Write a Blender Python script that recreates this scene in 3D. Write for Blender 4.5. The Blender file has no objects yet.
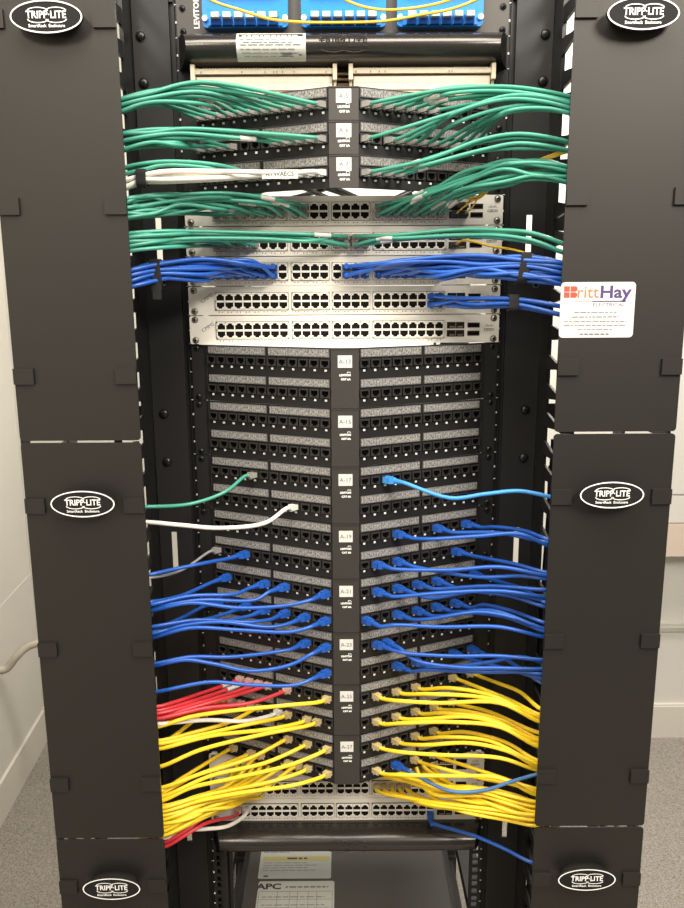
import bpy, math, random
from mathutils import Vector, Matrix
random.seed(7)
C = bpy.context.scene.collection
Z0 = 1550.0                       # height of the top of unit A-13 above the floor, mm
# ------------------------------------------------------------------ camera
FPX, PIT, YAW, ROL = 796.17, .2058, .001, -.006
CAM = Vector((-6.25, -1264.96, 85.58))          # mm, rack coordinates
FW = Vector((math.sin(YAW)*math.cos(PIT), math.cos(YAW)*math.cos(PIT), -math.sin(PIT)))
RT = Vector((math.cos(YAW), -math.sin(YAW), 0)); UP = RT.cross(FW)
R2 = math.cos(ROL)*RT + math.sin(ROL)*UP; U2 = -math.sin(ROL)*RT + math.cos(ROL)*UP
cd = bpy.data.cameras.new('camera'); cam = bpy.data.objects.new('camera', cd); C.objects.link(cam)
cd.sensor_fit = 'VERTICAL'; cd.sensor_height = 24; cd.lens = FPX/908*24; cd.clip_start = .05
M = Matrix((R2, U2, -FW)).transposed().to_4x4()
M.translation = Vector((CAM.x, CAM.y, CAM.z+Z0))/1000
cam.matrix_world = M
bpy.context.scene.camera = cam
# ------------------------------------------------------------------ world, lights, exposure
w = bpy.data.worlds.new('world'); bpy.context.scene.world = w; w.use_nodes = True
w.node_tree.nodes['Background'].inputs[0].default_value = (1, .95, .87, 1)
w.node_tree.nodes['Background'].inputs[1].default_value = .2
def area(name, loc, rot, sx, sy, power, col=(1, .95, .865)):
    l = bpy.data.lights.new(name, 'AREA'); l.shape = 'RECTANGLE'; l.size = sx; l.size_y = sy; l.energy = power; l.color = col
    o = bpy.data.objects.new(name, l); C.objects.link(o); o.location = loc; o.rotation_euler = rot
    return o
area('ceiling_panel_light', (-1.0, -2.1, 2.75), (0, 0, 0), .6, 1.2, 62)
area('ceiling_panel_light', (1.1, -1.8, 2.75), (0, 0, 0), .6, 1.2, 92)
area('ceiling_panel_light', (0, -.75, 2.75), (0, 0, 0), 1.2, .6, 30)
area('ceiling_panel_light', (.45, .75, 2.75), (0, 0, 0), 1.2, .6, 54)
vs = bpy.context.scene.view_settings
vs.view_transform = 'Standard'; vs.look = 'None'; vs.gamma = 1; vs.use_curve_mapping = False; vs.exposure = .27

def inv(px, py, Y):
    d = FW + (px-342)/FPX*R2 + (454-py)/FPX*U2
    return CAM + d*((Y-CAM.y)/d.y)
def proj(p):
    v = Vector(p)-CAM; d = v.dot(FW)
    return 342+FPX*v.dot(R2)/d, 454-FPX*v.dot(U2)/d
# ------------------------------------------------------------------ materials
def lin(c): c /= 255; return c/12.92 if c <= .04045 else ((c+.055)/1.055)**2.4
def mat(name, rgb, rough=.5, metal=0, noise=None, bump=None, spec=.5, coat=0):
    m = bpy.data.materials.new(name); m.use_nodes = True; nt = m.node_tree; b = nt.nodes['Principled BSDF']
    col = (*[lin(c) for c in rgb], 1)
    b.inputs['Base Color'].default_value = col; b.inputs['Roughness'].default_value = rough
    b.inputs['Metallic'].default_value = metal; b.inputs['Specular IOR Level'].default_value = spec
    b.inputs['Coat Weight'].default_value = coat
    if spec > .55: b.inputs['Specular Tint'].default_value = (1, .93, .85, 1)
    if noise or bump:
        tc = nt.nodes.new('ShaderNodeTexCoord')
        if noise:
            sc, amt = noise
            n = nt.nodes.new('ShaderNodeTexNoise'); n.inputs['Scale'].default_value = sc; n.inputs['Detail'].default_value = 5
            r = nt.nodes.new('ShaderNodeValToRGB')
            r.color_ramp.elements[0].position = .3; r.color_ramp.elements[1].position = .7
            r.color_ramp.elements[0].color = (*[c*(1-amt) for c in col[:3]], 1)
            r.color_ramp.elements[1].color = (*[min(1, c*(1+amt)) for c in col[:3]], 1)
            nt.links.new(tc.outputs['Object'], n.inputs['Vector']); nt.links.new(n.outputs['Fac'], r.inputs['Fac'])
            nt.links.new(r.outputs['Color'], b.inputs['Base Color'])
        if bump:
            sc, st = bump
            n = nt.nodes.new('ShaderNodeTexNoise'); n.inputs['Scale'].default_value = sc
            bp = nt.nodes.new('ShaderNodeBump'); bp.inputs['Strength'].default_value = st; bp.inputs['Distance'].default_value = .001
            nt.links.new(tc.outputs['Object'], n.inputs['Vector']); nt.links.new(n.outputs['Fac'], bp.inputs['Height'])
            nt.links.new(bp.outputs['Normal'], b.inputs['Normal'])
    return m
def strip_mat():
    # printed paper label behind a clear holder: dark characters in cells on a grey ground
    m = mat('label_strip_print', (150, 147, 142), .35); nt = m.node_tree; b = nt.nodes['Principled BSDF']
    tc = nt.nodes.new('ShaderNodeTexCoord'); mp = nt.nodes.new('ShaderNodeMapping'); mp.inputs['Scale'].default_value = (420, 1, 300)
    v = nt.nodes.new('ShaderNodeTexNoise'); v.inputs['Scale'].default_value = 1.0; v.inputs['Detail'].default_value = 3
    r = nt.nodes.new('ShaderNodeValToRGB'); e = r.color_ramp.elements
    e[0].position = .36; e[0].color = (lin(80), lin(78), lin(75), 1); e[1].position = .6; e[1].color = (lin(156), lin(152), lin(146), 1)
    nt.links.new(tc.outputs['Object'], mp.inputs['Vector']); nt.links.new(mp.outputs['Vector'], v.inputs['Vector'])
    nt.links.new(v.outputs['Fac'], r.inputs['Fac']); nt.links.new(r.outputs['Color'], b.inputs['Base Color'])
    return m
MT = dict(
 cover=mat('charcoal_cover', (21, 19, 17), .5, noise=(3, .06), bump=(900, .05), spec=.6),
 frame=mat('black_powder_coat', (28, 26, 25), .5, bump=(1200, .08), spec=.5),
 finger=mat('black_plastic', (24, 23, 22), .38),
 panel=mat('panel_black', (25, 23, 22), .5, bump=(800, .05), spec=.4),
 plate=mat('centre_plate_black', (38, 35, 33), .5, spec=.9),
 jack=mat('jack_black', (44, 41, 39), .4), hole=mat('recess_shade', (4, 4, 4), .8, spec=.05),  # hole: near-black paints in the shade of deeper openings
 white=mat('white_print', (240, 238, 232), .6), label=mat('white_label', (206, 203, 195), .6),
 ink=mat('grey_ink', (44, 42, 44), .7), lightink=mat('pale_ink', (104, 102, 102), .7), midink=mat('mid_ink', (78, 76, 76), .7),
 strip=strip_mat(),
 switch=mat('pale_metal', (228, 221, 208), .5, .05, noise=(60, .02)), switch_l=mat('pale_bezel', (236, 230, 218), .5),
 port=mat('port_dark', (20, 14, 10), .7, spec=.1), slot=mat('slot_dark', (32, 20, 12), .6, spec=.2), chrome=mat('screw_metal', (150, 142, 130), .3, .9),
 blackscrew=mat('black_screw', (30, 29, 28), .3, .3),
 cream=mat('cream_plastic', (206, 192, 166), .55, noise=(300, .05)), creamdark=mat('cream_dark_slot', (120, 96, 70), .7),  # creamdark: brown tone for slots, ticks and wire comb
 blueplate=mat('blue_adapter', (30, 132, 214), .35), bluecap=mat('blue_dark', (12, 75, 160), .4),
 green=mat('green_jacket', (66, 148, 124), .36), blue=mat('blue_jacket', (31, 84, 170), .36),
 sky=mat('sky_blue_jacket', (62, 145, 215), .36), yellow=mat('yellow_jacket', (246, 208, 42), .38),
 red=mat('red_jacket', (212, 52, 60), .38), whitej=mat('white_jacket', (232, 226, 214), .42), greyj=mat('grey_jacket', (150, 148, 146), .4),
 steelblue=mat('steel_blue_jacket', (70, 112, 160), .4),
 fibre=mat('yellow_fibre', (240, 190, 50), .35), blackj=mat('black_jacket', (22, 21, 21), .4),
 clear=mat('clear_plug', (158, 154, 148), .15, .2), beige=mat('beige_plug', (188, 168, 120), .25), pink=mat('pinkish_plug', (200, 160, 150), .25),
 gold=mat('gold_contact', (200, 160, 80), .3, .8),
 strap=mat('black_hook_and_loop', (25, 23, 23), .9, bump=(2000, .5)),
 wall=mat('wall_paint', (207, 203, 193), .8, noise=(2, .02), bump=(300, .05)), base=mat('baseboard_vinyl', (208, 202, 190), .5),
 trim=mat('grey_trim', (190, 186, 174), .6), cab=mat('grey_cabinet', (208, 204, 194), .6), cab2=mat('taupe_cabinet', (206, 188, 172), .6),
 ups=mat('ups_charcoal', (46, 42, 38), .5, bump=(900, .08)),
 paper=mat('silver_label', (158, 161, 159), .5), paper2=mat('ivory_label', (172, 170, 163), .5), ystripe=mat('yellow_stripe', (160, 150, 82), .5),
 orange=mat('orange_print', (214, 72, 56), .6), peach=mat('peach_print', (206, 112, 78), .6), violet=mat('violet_print', (76, 54, 108), .6),
 ivory=mat('ivory_strip', (206, 196, 178), .6), badge=mat('badge_black', (26, 24, 22), .7, spec=.25), card=mat('white_card', (252, 250, 240), .6), duct=mat('duct_black', (36, 33, 31), .24, spec=.8), conduit=mat('grey_conduit', (176, 168, 152), .5),
)
def carpet():
    m = mat('carpet', (150, 142, 130), .95); nt = m.node_tree; b = nt.nodes['Principled BSDF']
    tc = nt.nodes.new('ShaderNodeTexCoord'); n = nt.nodes.new('ShaderNodeTexNoise'); n.inputs['Scale'].default_value = 260; n.inputs['Detail'].default_value = 8
    n2 = nt.nodes.new('ShaderNodeTexNoise'); n2.inputs['Scale'].default_value = 700
    r = nt.nodes.new('ShaderNodeValToRGB'); e = r.color_ramp.elements
    e[0].position = .3; e[0].color = (lin(112), lin(106), lin(98), 1); e[1].position = .7; e[1].color = (lin(174), lin(166), lin(154), 1)
    bp = nt.nodes.new('ShaderNodeBump'); bp.inputs['Strength'].default_value = .8; bp.inputs['Distance'].default_value = .004
    nt.links.new(tc.outputs['Object'], n.inputs['Vector']); nt.links.new(tc.outputs['Object'], n2.inputs['Vector'])
    nt.links.new(n.outputs['Fac'], r.inputs['Fac']); nt.links.new(r.outputs['Color'], b.inputs['Base Color'])
    nt.links.new(n2.outputs['Fac'], bp.inputs['Height']); nt.links.new(bp.outputs['Normal'], b.inputs['Normal'])
    return m
MT['carpet'] = carpet()
# ------------------------------------------------------------------ mesh helpers (all in mm, rack coordinates)
ORG = {}
class MB:
    def __init__(s): s.v = []; s.f = []; s.m = []; s.sm = []
    def add(s, vs, fs, m=0, smooth=False):
        o = len(s.v); s.v += [Vector(v) for v in vs]
        for f in fs: s.f.append([i+o for i in f]); s.m.append(m); s.sm.append(smooth)
        return s
    def box(s, x0, x1, y0, y1, z0, z1, m=0):
        v = [(x, y, z) for x in (x0, x1) for y in (y0, y1) for z in (z0, z1)]
        return s.add(v, [(0, 1, 3, 2), (4, 6, 7, 5), (0, 4, 5, 1), (2, 3, 7, 6), (0, 2, 6, 4), (1, 5, 7, 3)], m)
    def prism(s, poly, a0, a1, axis='y', m=0, smooth=False):
        """poly of 2-D points extruded along axis; x: (y,z), y: (x,z), z: (x,y)"""
        def p3(p, a): return {'x': (a, p[0], p[1]), 'y': (p[0], a, p[1]), 'z': (p[0], p[1], a)}[axis]
        n = len(poly); v = [p3(p, a0) for p in poly]+[p3(p, a1) for p in poly]
        s.add(v, [list(range(n))[::-1], list(range(n, 2*n))], m)
        o = len(s.v)-2*n
        for i in range(n):
            j = (i+1) % n
            s.f.append([o+i, o+j, o+n+j, o+n+i]); s.m.append(m); s.sm.append(smooth)
        return s
    def cyl(s, c, axis, r, l, n=12, m=0, r2=None, smooth=True):
        a = Vector(axis).normalized(); b = a.orthogonal().normalized(); d = a.cross(b); c = Vector(c); r2 = r if r2 is None else r2
        v = [c+(b*math.cos(2*math.pi*i/n)+d*math.sin(2*math.pi*i/n))*r for i in range(n)]
        v += [c+a*l+(b*math.cos(2*math.pi*i/n)+d*math.sin(2*math.pi*i/n))*r2 for i in range(n)]
        s.add(v, [[i, (i+1) % n, n+(i+1) % n, n+i] for i in range(n)], m, smooth)
        s.add(v[:n], [list(range(n))[::-1]], m); s.add(v[n:], [list(range(n))], m)
        return s
    def dome(s, c, axis, r, h, n=12, m=0):
        a = Vector(axis).normalized(); b = a.orthogonal().normalized(); d = a.cross(b); c = Vector(c); v = []
        for k in range(4):
            t = k/4*math.pi/2; rr = r*math.cos(t); hh = h*math.sin(t)
            v += [c+a*hh+(b*math.cos(2*math.pi*i/n)+d*math.sin(2*math.pi*i/n))*rr for i in range(n)]
        v.append(c+a*h); fs = []
        for k in range(3): fs += [[k*n+i, k*n+(i+1) % n, (k+1)*n+(i+1) % n, (k+1)*n+i] for i in range(n)]
        fs += [[3*n+i, 3*n+(i+1) % n, 4*n] for i in range(n)]
        return s.add(v, fs, m, True)
    def tube(s, pts, r, n=8, m=0):
        pts = [Vector(p) for p in pts]; rings = []; nrm = None
        for i, p in enumerate(pts):
            t = (pts[min(i+1, len(pts)-1)]-pts[max(i-1, 0)]).normalized()
            if nrm is None: nrm = t.orthogonal().normalized()
            nrm = (nrm-t*nrm.dot(t)).normalized(); b = t.cross(nrm)
            rings.append([p+(nrm*math.cos(2*math.pi*k/n)+b*math.sin(2*math.pi*k/n))*r for k in range(n)])
        v = [q for g in rings for q in g]; fs = []
        for i in range(len(pts)-1): fs += [[i*n+k, i*n+(k+1) % n, (i+1)*n+(k+1) % n, (i+1)*n+k] for k in range(n)]
        s.add(v, fs, m, True); s.add(rings[0], [list(range(n))[::-1]], m); s.add(rings[-1], [list(range(n))], m)
        return s
    def mesh(s, name, mats, o=Vector((0, 0, 0))):
        me = bpy.data.meshes.new(name); me.from_pydata([(v-o)/1000 for v in s.v], [], s.f)
        for k in mats: me.materials.append(MT[k])
        me.polygons.foreach_set('material_index', s.m); me.polygons.foreach_set('use_smooth', s.sm); me.update()
        return me
    def build(s, name, mats, parent=None, at=None):
        if isinstance(mats, str): mats = [mats]
        lo = [min(v[i] for v in s.v) for i in range(3)]; hi = [max(v[i] for v in s.v) for i in range(3)]
        o = Vector(at) if at is not None else Vector(((lo[0]+hi[0])/2, (lo[1]+hi[1])/2, lo[2]))
        ob = bpy.data.objects.new(name, s.mesh(name, mats, o)); C.objects.link(ob)
        return place(ob, o, parent)
def place(ob, o, parent=None):
    ORG[ob.name] = Vector(o)
    if parent: ob.parent = parent; ob.location = (Vector(o)-ORG[parent.name])/1000
    else: ob.location = Vector((o[0], o[1], o[2]+Z0))/1000
    return ob
def inst(me, name, parent, o, rotz=0, roty=0):
    ob = bpy.data.objects.new(name, me); C.objects.link(ob); ob.rotation_euler = (0, roty, rotz)
    return place(ob, o, parent)
def tag(ob, label, cat, group=None):
    ob['label'] = label; ob['category'] = cat
    if group: ob['group'] = group
    return ob
def struct(ob): ob['kind'] = 'structure'; return ob
def empty(name, o):
    e = bpy.data.objects.new(name, None); C.objects.link(e); e.empty_display_size = .02
    return place(e, o)
TC = {}
def text_geo(t, size, bold=0, align='CENTER'):
    k = (t, size, bold, align)
    if k not in TC:
        c = bpy.data.curves.new('t', 'FONT'); c.body = t; c.size = size; c.align_x = align; c.align_y = 'CENTER'; c.offset = bold; c.resolution_u = 2
        o = bpy.data.objects.new('t', c); me = bpy.data.meshes.new_from_object(o)
        TC[k] = ([v.co.copy() for v in me.vertices], [list(p.vertices) for p in me.polygons])
        bpy.data.objects.remove(o); bpy.data.curves.remove(c); bpy.data.meshes.remove(me)
    return TC[k]
def text(mb, t, size, c, m=0, bold=0, ux=(1, 0, 0), uy=(0, 0, 1), align='CENTER', sx=1):
    vs, fs = text_geo(t, size, bold, align); ux = Vector(ux); uy = Vector(uy); c = Vector(c)
    return mb.add([c+ux*v.x*sx+uy*v.y for v in vs], fs, m)
U = 44.45
def zt(n): return -(n-13)*U
ORD = ['first', 'second', 'third', 'fourth', 'fifth', 'sixth', 'seventh', 'eighth', 'ninth', 'tenth', 'eleventh', 'twelfth'] + ['%dth' % i for i in range(13, 30)]
ORD[20] = '21st'; ORD[21] = '22nd'; ORD[22] = '23rd'
SIDE = {-1: 'left', 1: 'right'}
# ------------------------------------------------------------------ the room
FZ = -Z0
def room():
    struct(MB().box(-1700, 2600, -2600, 1450, FZ-40, FZ).build('floor', 'carpet'))
    struct(MB().box(-1250, 2600, 1415, 1515, FZ, 1150).build('wall_back', 'wall'))
    bb = MB().box(-1125, 2600, 1400, 1415, FZ, FZ+125).box(-1125, 2600, 1404, 1415, FZ+125, FZ+132)
    struct(bb.build('baseboard_back', 'base'))
    # left wall runs slightly askew to the rack
    a = Vector((-1036, 100)); b = Vector((-1112, 1415)); d = (b-a).normalized(); n = Vector((-d.y, d.x)); a2 = a-d*2600
    def slab(t0, t1): return [(a2+n*t0)[:], (b+n*t0)[:], (b+n*t1)[:], (a2+n*t1)[:]]
    struct(MB().prism(slab(0, 100), FZ, 1150, 'z').build('wall_left', 'wall'))
    struct(MB().prism(slab(-12, 0), FZ, FZ+126, 'z').build('baseboard_left', 'base'))
    p = inv(15, 607, 1100)
    struct(MB().prism(slab(-2, 0), p.z-800, p.z-5, 'z').build('wall_shade_line', 'wall'))  # thin wall slab added to draw a faint line of shade
    q = inv(665, 626, 1415)
    struct(MB().box(850, 2600, 1403, 1415, q.z-16, q.z+14).box(850, 2600, 1400, 1403, q.z-4, q.z+2).build('trim_2', 'trim'))
room()
def wall_cabinet():
    z0 = inv(668, 556, 1330).z; z1 = inv(668, 523, 1330).z; z2 = inv(668, 495, 1330).z; x0 = 930
    t = empty('wall_cabinet', (x0+350, 1370, z0))
    MB().box(x0, x0+700, 1335, 1413, z0, 520).build('body', 'cab', t)
    MB().box(x0+4, x0+696, 1327, 1335, z2+4, 516).build('door', 'cab', t)
    MB().box(x0+4, x0+696, 1327, 1335, z1+2, z2-2).build('rail_panel', 'cab', t)
    MB().box(x0+4, x0+696, 1325, 1335, z0, z1-2).build('lower_panel', 'cab2', t)
    tag(t, 'grey wall cabinet with taupe lower panel on the back wall at right', 'cabinet')
wall_cabinet()
def conduit():
    pts = [inv(-40, 700, 940), inv(-8, 672, 985), inv(6, 669, 1005), inv(16, 657, 1020), inv(27, 647, 1045), inv(40, 643, 1070), inv(62, 646, 1100), inv(90, 665, 1130)]
    P = smooth_path(pts, 6)
    t = MB().tube(P, 11, 10).build('flexible_conduit', 'conduit')
    for i in range(1, len(P)-1):
        for f in (0, .33, .66):
            c = P[i].lerp(P[i+1], f); d = (P[i+1]-P[i]).normalized()
            MB_R.cyl(c-d*1.2, d, 12.4, 2.4, 10)
    MB_R.build('ribs', 'conduit', t)
    tag(t, 'ribbed grey flexible conduit crossing the left wall above the baseboard', 'conduit')
MB_R = MB()
def smooth_path(p, n=6):
    p = [Vector(a) for a in p]; out = []
    q = [p[0]*2-p[1]]+p+[p[-1]*2-p[-2]]
    for i in range(1, len(q)-2):
        p0, p1, p2, p3 = q[i-1:i+3]
        t0 = 0; t1 = t0+max(1e-3, (p1-p0).length)**.5; t2 = t1+max(1e-3, (p2-p1).length)**.5; t3 = t2+max(1e-3, (p3-p2).length)**.5
        for k in range(n):
            t = t1+(t2-t1)*k/n
            A1 = p0*((t1-t)/(t1-t0))+p1*((t-t0)/(t1-t0)); A2 = p1*((t2-t)/(t2-t1))+p2*((t-t1)/(t2-t1)); A3 = p2*((t3-t)/(t3-t2))+p3*((t-t2)/(t3-t2))
            B1 = A1*((t2-t)/(t2-t0))+A2*((t-t0)/(t2-t0)); B2 = A2*((t3-t)/(t3-t1))+A3*((t-t1)/(t3-t1))
            out.append(B1*((t2-t)/(t2-t1))+B2*((t-t1)/(t2-t1)))
    out.append(p[-1]); return out
conduit()
# ------------------------------------------------------------------ rack frame
RTOP, RBOT = 545, -1500
def rack_frame():
    t = empty('rack_frame', (0, 300, FZ))
    slots = {-1: [(192, 126), (-309, -372), (-812, -893)], 1: [(193, 129), (-305, -370), (-812, -889)]}
    for s in (-1, 1):
        for y0, back in ((2, False), (700, True)):
            m = MB(); xa, xb = sorted((s*254, s*308)); yf, yb = (y0, y0+3)
            zs = [RTOP]
            if back:
                m.box(xa, xb, yf, yb, RBOT, RTOP)
            else:
                xs0, xs1 = sorted((s*280, s*289)); z = RTOP
                for a, b in slots[s]:
                    m.box(xa, xb, yf, yb, a, z); m.box(xa, xs0, yf, yb, b, a); m.box(xs1, xb, yf, yb, b, a); z = b
                m.box(xa, xb, yf, yb, RBOT, z)
            for e in (s*254, s*305): a, b = sorted((e, e+s*3)); m.box(a, b, yb, yb+(60 if not back else 40), RBOT, RTOP)
            # small step joining face and rail
            a, b = sorted((s*246, s*254)); m.box(a, b, yf+8, yb+8, RBOT, RTOP)
            a, b = sorted((s*244, s*247)); m.box(a, b, yf, yb+8, RBOT, RTOP)
            p = m.build('post', 'frame', t)
            # punched rail: side bars and rungs between square holes
            rl = MB(); i0, i1 = sorted((s*222, s*228)); o0, o1 = sorted((s*238, s*246)); h0, h1 = sorted((s*228, s*238))
            rl.box(i0, i1, yf, yb, RBOT, RTOP); rl.box(o0, o1, yf, yb, RBOT, RTOP)
            n = 1
            while zt(n)-U > RBOT:
                for a, b in ((0, 1.6), (11.1, 17.5), (27, 33.4), (42.9, U)): rl.box(h0, h1, yf, yb, zt(n)-b, zt(n)-a)
                n += 1
            rl.build('mounting_rail', 'frame', t)
            if not back:
                for px, py in ([(140.5, 36), (143.5, 83), (163.8, 414), (167, 462)] if s < 0 else [(545.6, 34), (543, 81), (525.6, 410), (523.8, 458)]):
                    q = inv(px, py, 0); MB().cyl((q.x, 2, q.z), (0, -1, 0), 8, 1).dome((q.x, 1, q.z), (0, -1, 0), 7.2, 4).build('bolt', 'blackscrew', t)
                if s > 0:
                    q = inv(536, 285, 0); MB().cyl((q.x, 2, q.z), (0, -1, 0), 5, 1, 12).cyl((q.x, 1.2, q.z), (0, -1, 0), 3, 1, 12, m=1).build('rivet', ['chrome', 'hole'], t)
                # printed unit marks on the step
                k = MB()
                for i in range(1, 46): k.box(*sorted((s*242.2, s*245)), 1.2, 2, zt(i)-U+.2, zt(i)-U+1.2); k.box(*sorted((s*242.2, s*244.4)), 1.2, 2, zt(i)-U+20, zt(i)-U+23)
                k.build('unit_marks', 'white', t)['kind'] = 'stuff'
        # depth rails
        for z in (RTOP-60, -1195, RBOT+10):
            a, b = sorted((s*258, s*300)); MB().box(a, b, 60, 700, z-28, z).build('depth_rail', 'frame', t)
    for y in (5, 700):
        MB().box(-300, 300, y, y+40, RTOP-50, RTOP).build('top_crossbar', 'frame', t)
        MB().box(-310, 310, y-10, y+60, FZ, RBOT+20).build('foot_crossbar', 'frame', t)
    tag(t, 'black four-post open equipment rack carrying panels and switches', 'rack')
rack_frame()
# ------------------------------------------------------------------ vertical cable managers
FINGER_SKIP = {-1: [], 1: []}       # z ranges kept clear for cable bundles, filled in below
CY = -200
def rounded(x0, x1, z0, z1, r, n=4):
    pts = []
    for cx, cz, a in ((x1-r, z1-r, 0), (x0+r, z1-r, 90), (x0+r, z0+r, 180), (x1-r, z0+r, 270)):
        for k in range(n+1): t = math.radians(a+90*k/n); pts.append((cx+r*math.cos(t), cz+r*math.sin(t)))
    return pts
def ellipse(cx, cz, a, b, n=40): return [(cx+a*math.cos(2*math.pi*i/n), cz+b*math.sin(2*math.pi*i/n)) for i in range(n)]
def manager(s):
    t = empty('vertical_cable_manager', (s*362, -60, FZ))
    xi, xo = (-279, -443) if s < 0 else (283.5, 449); dz = 8 if s > 0 else 0
    seams = [493, -117.5+dz, -731.5+dz*1.9, -1345]
    for i in range(3):
        zu, zl = seams[i]-1.6, seams[i+1]+1.6
        x0, x1 = sorted((xi, xo))
        m = MB().prism(rounded(x0, x1, zl, zu, 5), CY, CY+2.5, 'y')
        for e in (x0+14, x1-16): m.box(e, e+2, CY+2.5, CY+24, zl+6, zu-6)
        cov = m.build('cover', 'cover', t)
        zlogo = [407, -200+dz, -803+dz*1.3][i]; off = 0
        for zc in ([410, 190, -28], [-207, -421, -638], [-806-8, -1030, -1250])[i]:
            zc += dz
            for e in (0, 1):
                if e == 0: a, b = sorted((xi-s*0, xi+s*28))
                else: a, b = sorted((xo-s*27, xo+s*0))
                MB().box(a, b, CY-4.2, CY, zc-10.5, zc+10.5).build('hinge_clip', 'cover', cov)
        cx = -358 if s < 0 else 361
        bd = MB().prism(ellipse(cx, zlogo, 36, 15), CY-16, CY, 'y', smooth=True)
        bd.prism(ellipse(cx, zlogo, 44, 19), CY-19, CY-15, 'y', 0, True)
        # raised silver rim
        o = ellipse(cx, zlogo, 43.6, 18.6); q = ellipse(cx, zlogo, 41.8, 16.9); n = len(o)
        bd.add([(x, CY-19.6, z) for x, z in o]+[(x, CY-19.6, z) for x, z in q], [[k, (k+1) % n, n+(k+1) % n, n+k] for k in range(n)], 1)
        text(bd, 'TRIPP·LITE', 11.5, (cx, CY-19.6, zlogo+1.8), 1, .25, sx=.92)
        for ex in (-10, 12): # twin arcs of the emblem above and below the name
            for sg in (1, -1):
                o = [(cx+ex+13*math.cos(a), zlogo+1.8+sg*(4.6+4.4*math.sin(a))) for a in [math.pi*k/10 for k in range(11)]]
                q = [(cx+ex+11.4*math.cos(a), zlogo+1.8+sg*(4.6+3.3*math.sin(a))) for a in [math.pi*k/10 for k in range(11)]]
                bd.add([(x, CY-19.5, z) for x, z in o]+[(x, CY-19.5, z) for x, z in q], [[k, k+1, 12+k, 11+k] for k in range(10)], 1)
        text(bd, 'SmartRack  Enclosure', 5, (cx, CY-19.6, zlogo-10.2), 1, .1)
        bd.build('badge', ['badge', 'white'], cov)
    # spines, brackets and fingers
    for x0, nm in ((s*310, 'inner_spine'), (s*446, 'outer_spine')):
        a, b = sorted((x0, x0+s*6 if nm == 'inner_spine' else x0-s*6)); MB().box(a, b, -18-(24 if s*x0 < 400 else 0), 22, -1400, 530).build(nm, 'finger', t)
    for z in (520, 200, -100, -410, -720, -1030, -1350):
        a, b = sorted((s*316, s*440)); MB().box(a, b, 12, 18, z-30, z).build('bracket', 'frame', t)
    prof = [(0, -12), (0, 14), (-45, 11), (-85, 5), (-150, 4), (-160, 15), (-174, 17), (-176, 0), (-174, -17), (-160, -15), (-150, -4), (-85, -5), (-45, -9)]
    mi = MB().prism(prof, -2, 2, 'x').mesh('finger', ['finger'])
    z = 505
    while z > -1390:
        inst(mi, 'finger', t, (s*443, -18, z))
        zi = z
        for lo, hi in FINGER_SKIP[s]:
            if lo-8 < zi < hi+8: zi = (hi+9) if (hi-zi) < (zi-lo) else (lo-9)
        if all(not (lo-4 < zi < hi+4) for lo, hi in FINGER_SKIP[s]):
            inst(mi, 'finger', t, (s*313, -18, zi), random.uniform(-.05, .05))
        z -= U
    tag(t, 'black vertical cable manager with three hinged covers on the %s of the rack' % SIDE[s], 'cable manager')
# ------------------------------------------------------------------ shared small pieces
def jack_mesh():
    m = MB()
    for b in ((-7.6, -5.7, -5.6, 6.2), (5.7, 7.6, -5.6, 6.2), (-5.7, 5.7, 4.4, 6.2), (-5.7, -3.2, -5.6, -2.2), (3.2, 5.7, -5.6, -2.2), (-3.2, 3.2, -5.6, -4.6)):
        m.box(b[0], b[1], -4, 0, b[2], b[3])
    m.box(-5.7, 5.7, -.8, 0, -4.6, 4.4, 1)
    m.box(-1.7, 1.7, -1.2, 0, -11.4, -8.4, 2)
    return m.mesh('jack', ['jack', 'hole', 'white'])
JACK = jack_mesh()
def screw(parent, x, y, z, m='blackscrew', r=4.3):
    MB().cyl((x, y, z), (0, -1, 0), r+.8, .8, 14).dome((x, y-.8, z), (0, -1, 0), r, 2.6, 14).box(x-.5, x+.5, y-3.6, y-3.1, z-2, z+2, 1).box(x-2, x+2, y-3.6, y-3.1, z-.5, z+.5, 1).build('screw', [m, 'hole'], parent)
PX0, PX1, PYF, PYB = 19.5, 216.5, -97.0, -6.0
ANG = math.atan2(PYB-PYF, PX1-PX0)
def facey(x): return PYF+(abs(x)-PX0)*math.tan(ANG)
def jx(k): return 28+16.35*k
def jack_pos(n, row, s, k):
    x = jx(k); return Vector((s*x, facey(x), zt(n+row)-23.6))
def normal(s): return Vector((s*math.sin(ANG), -math.cos(ANG), 0))
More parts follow.
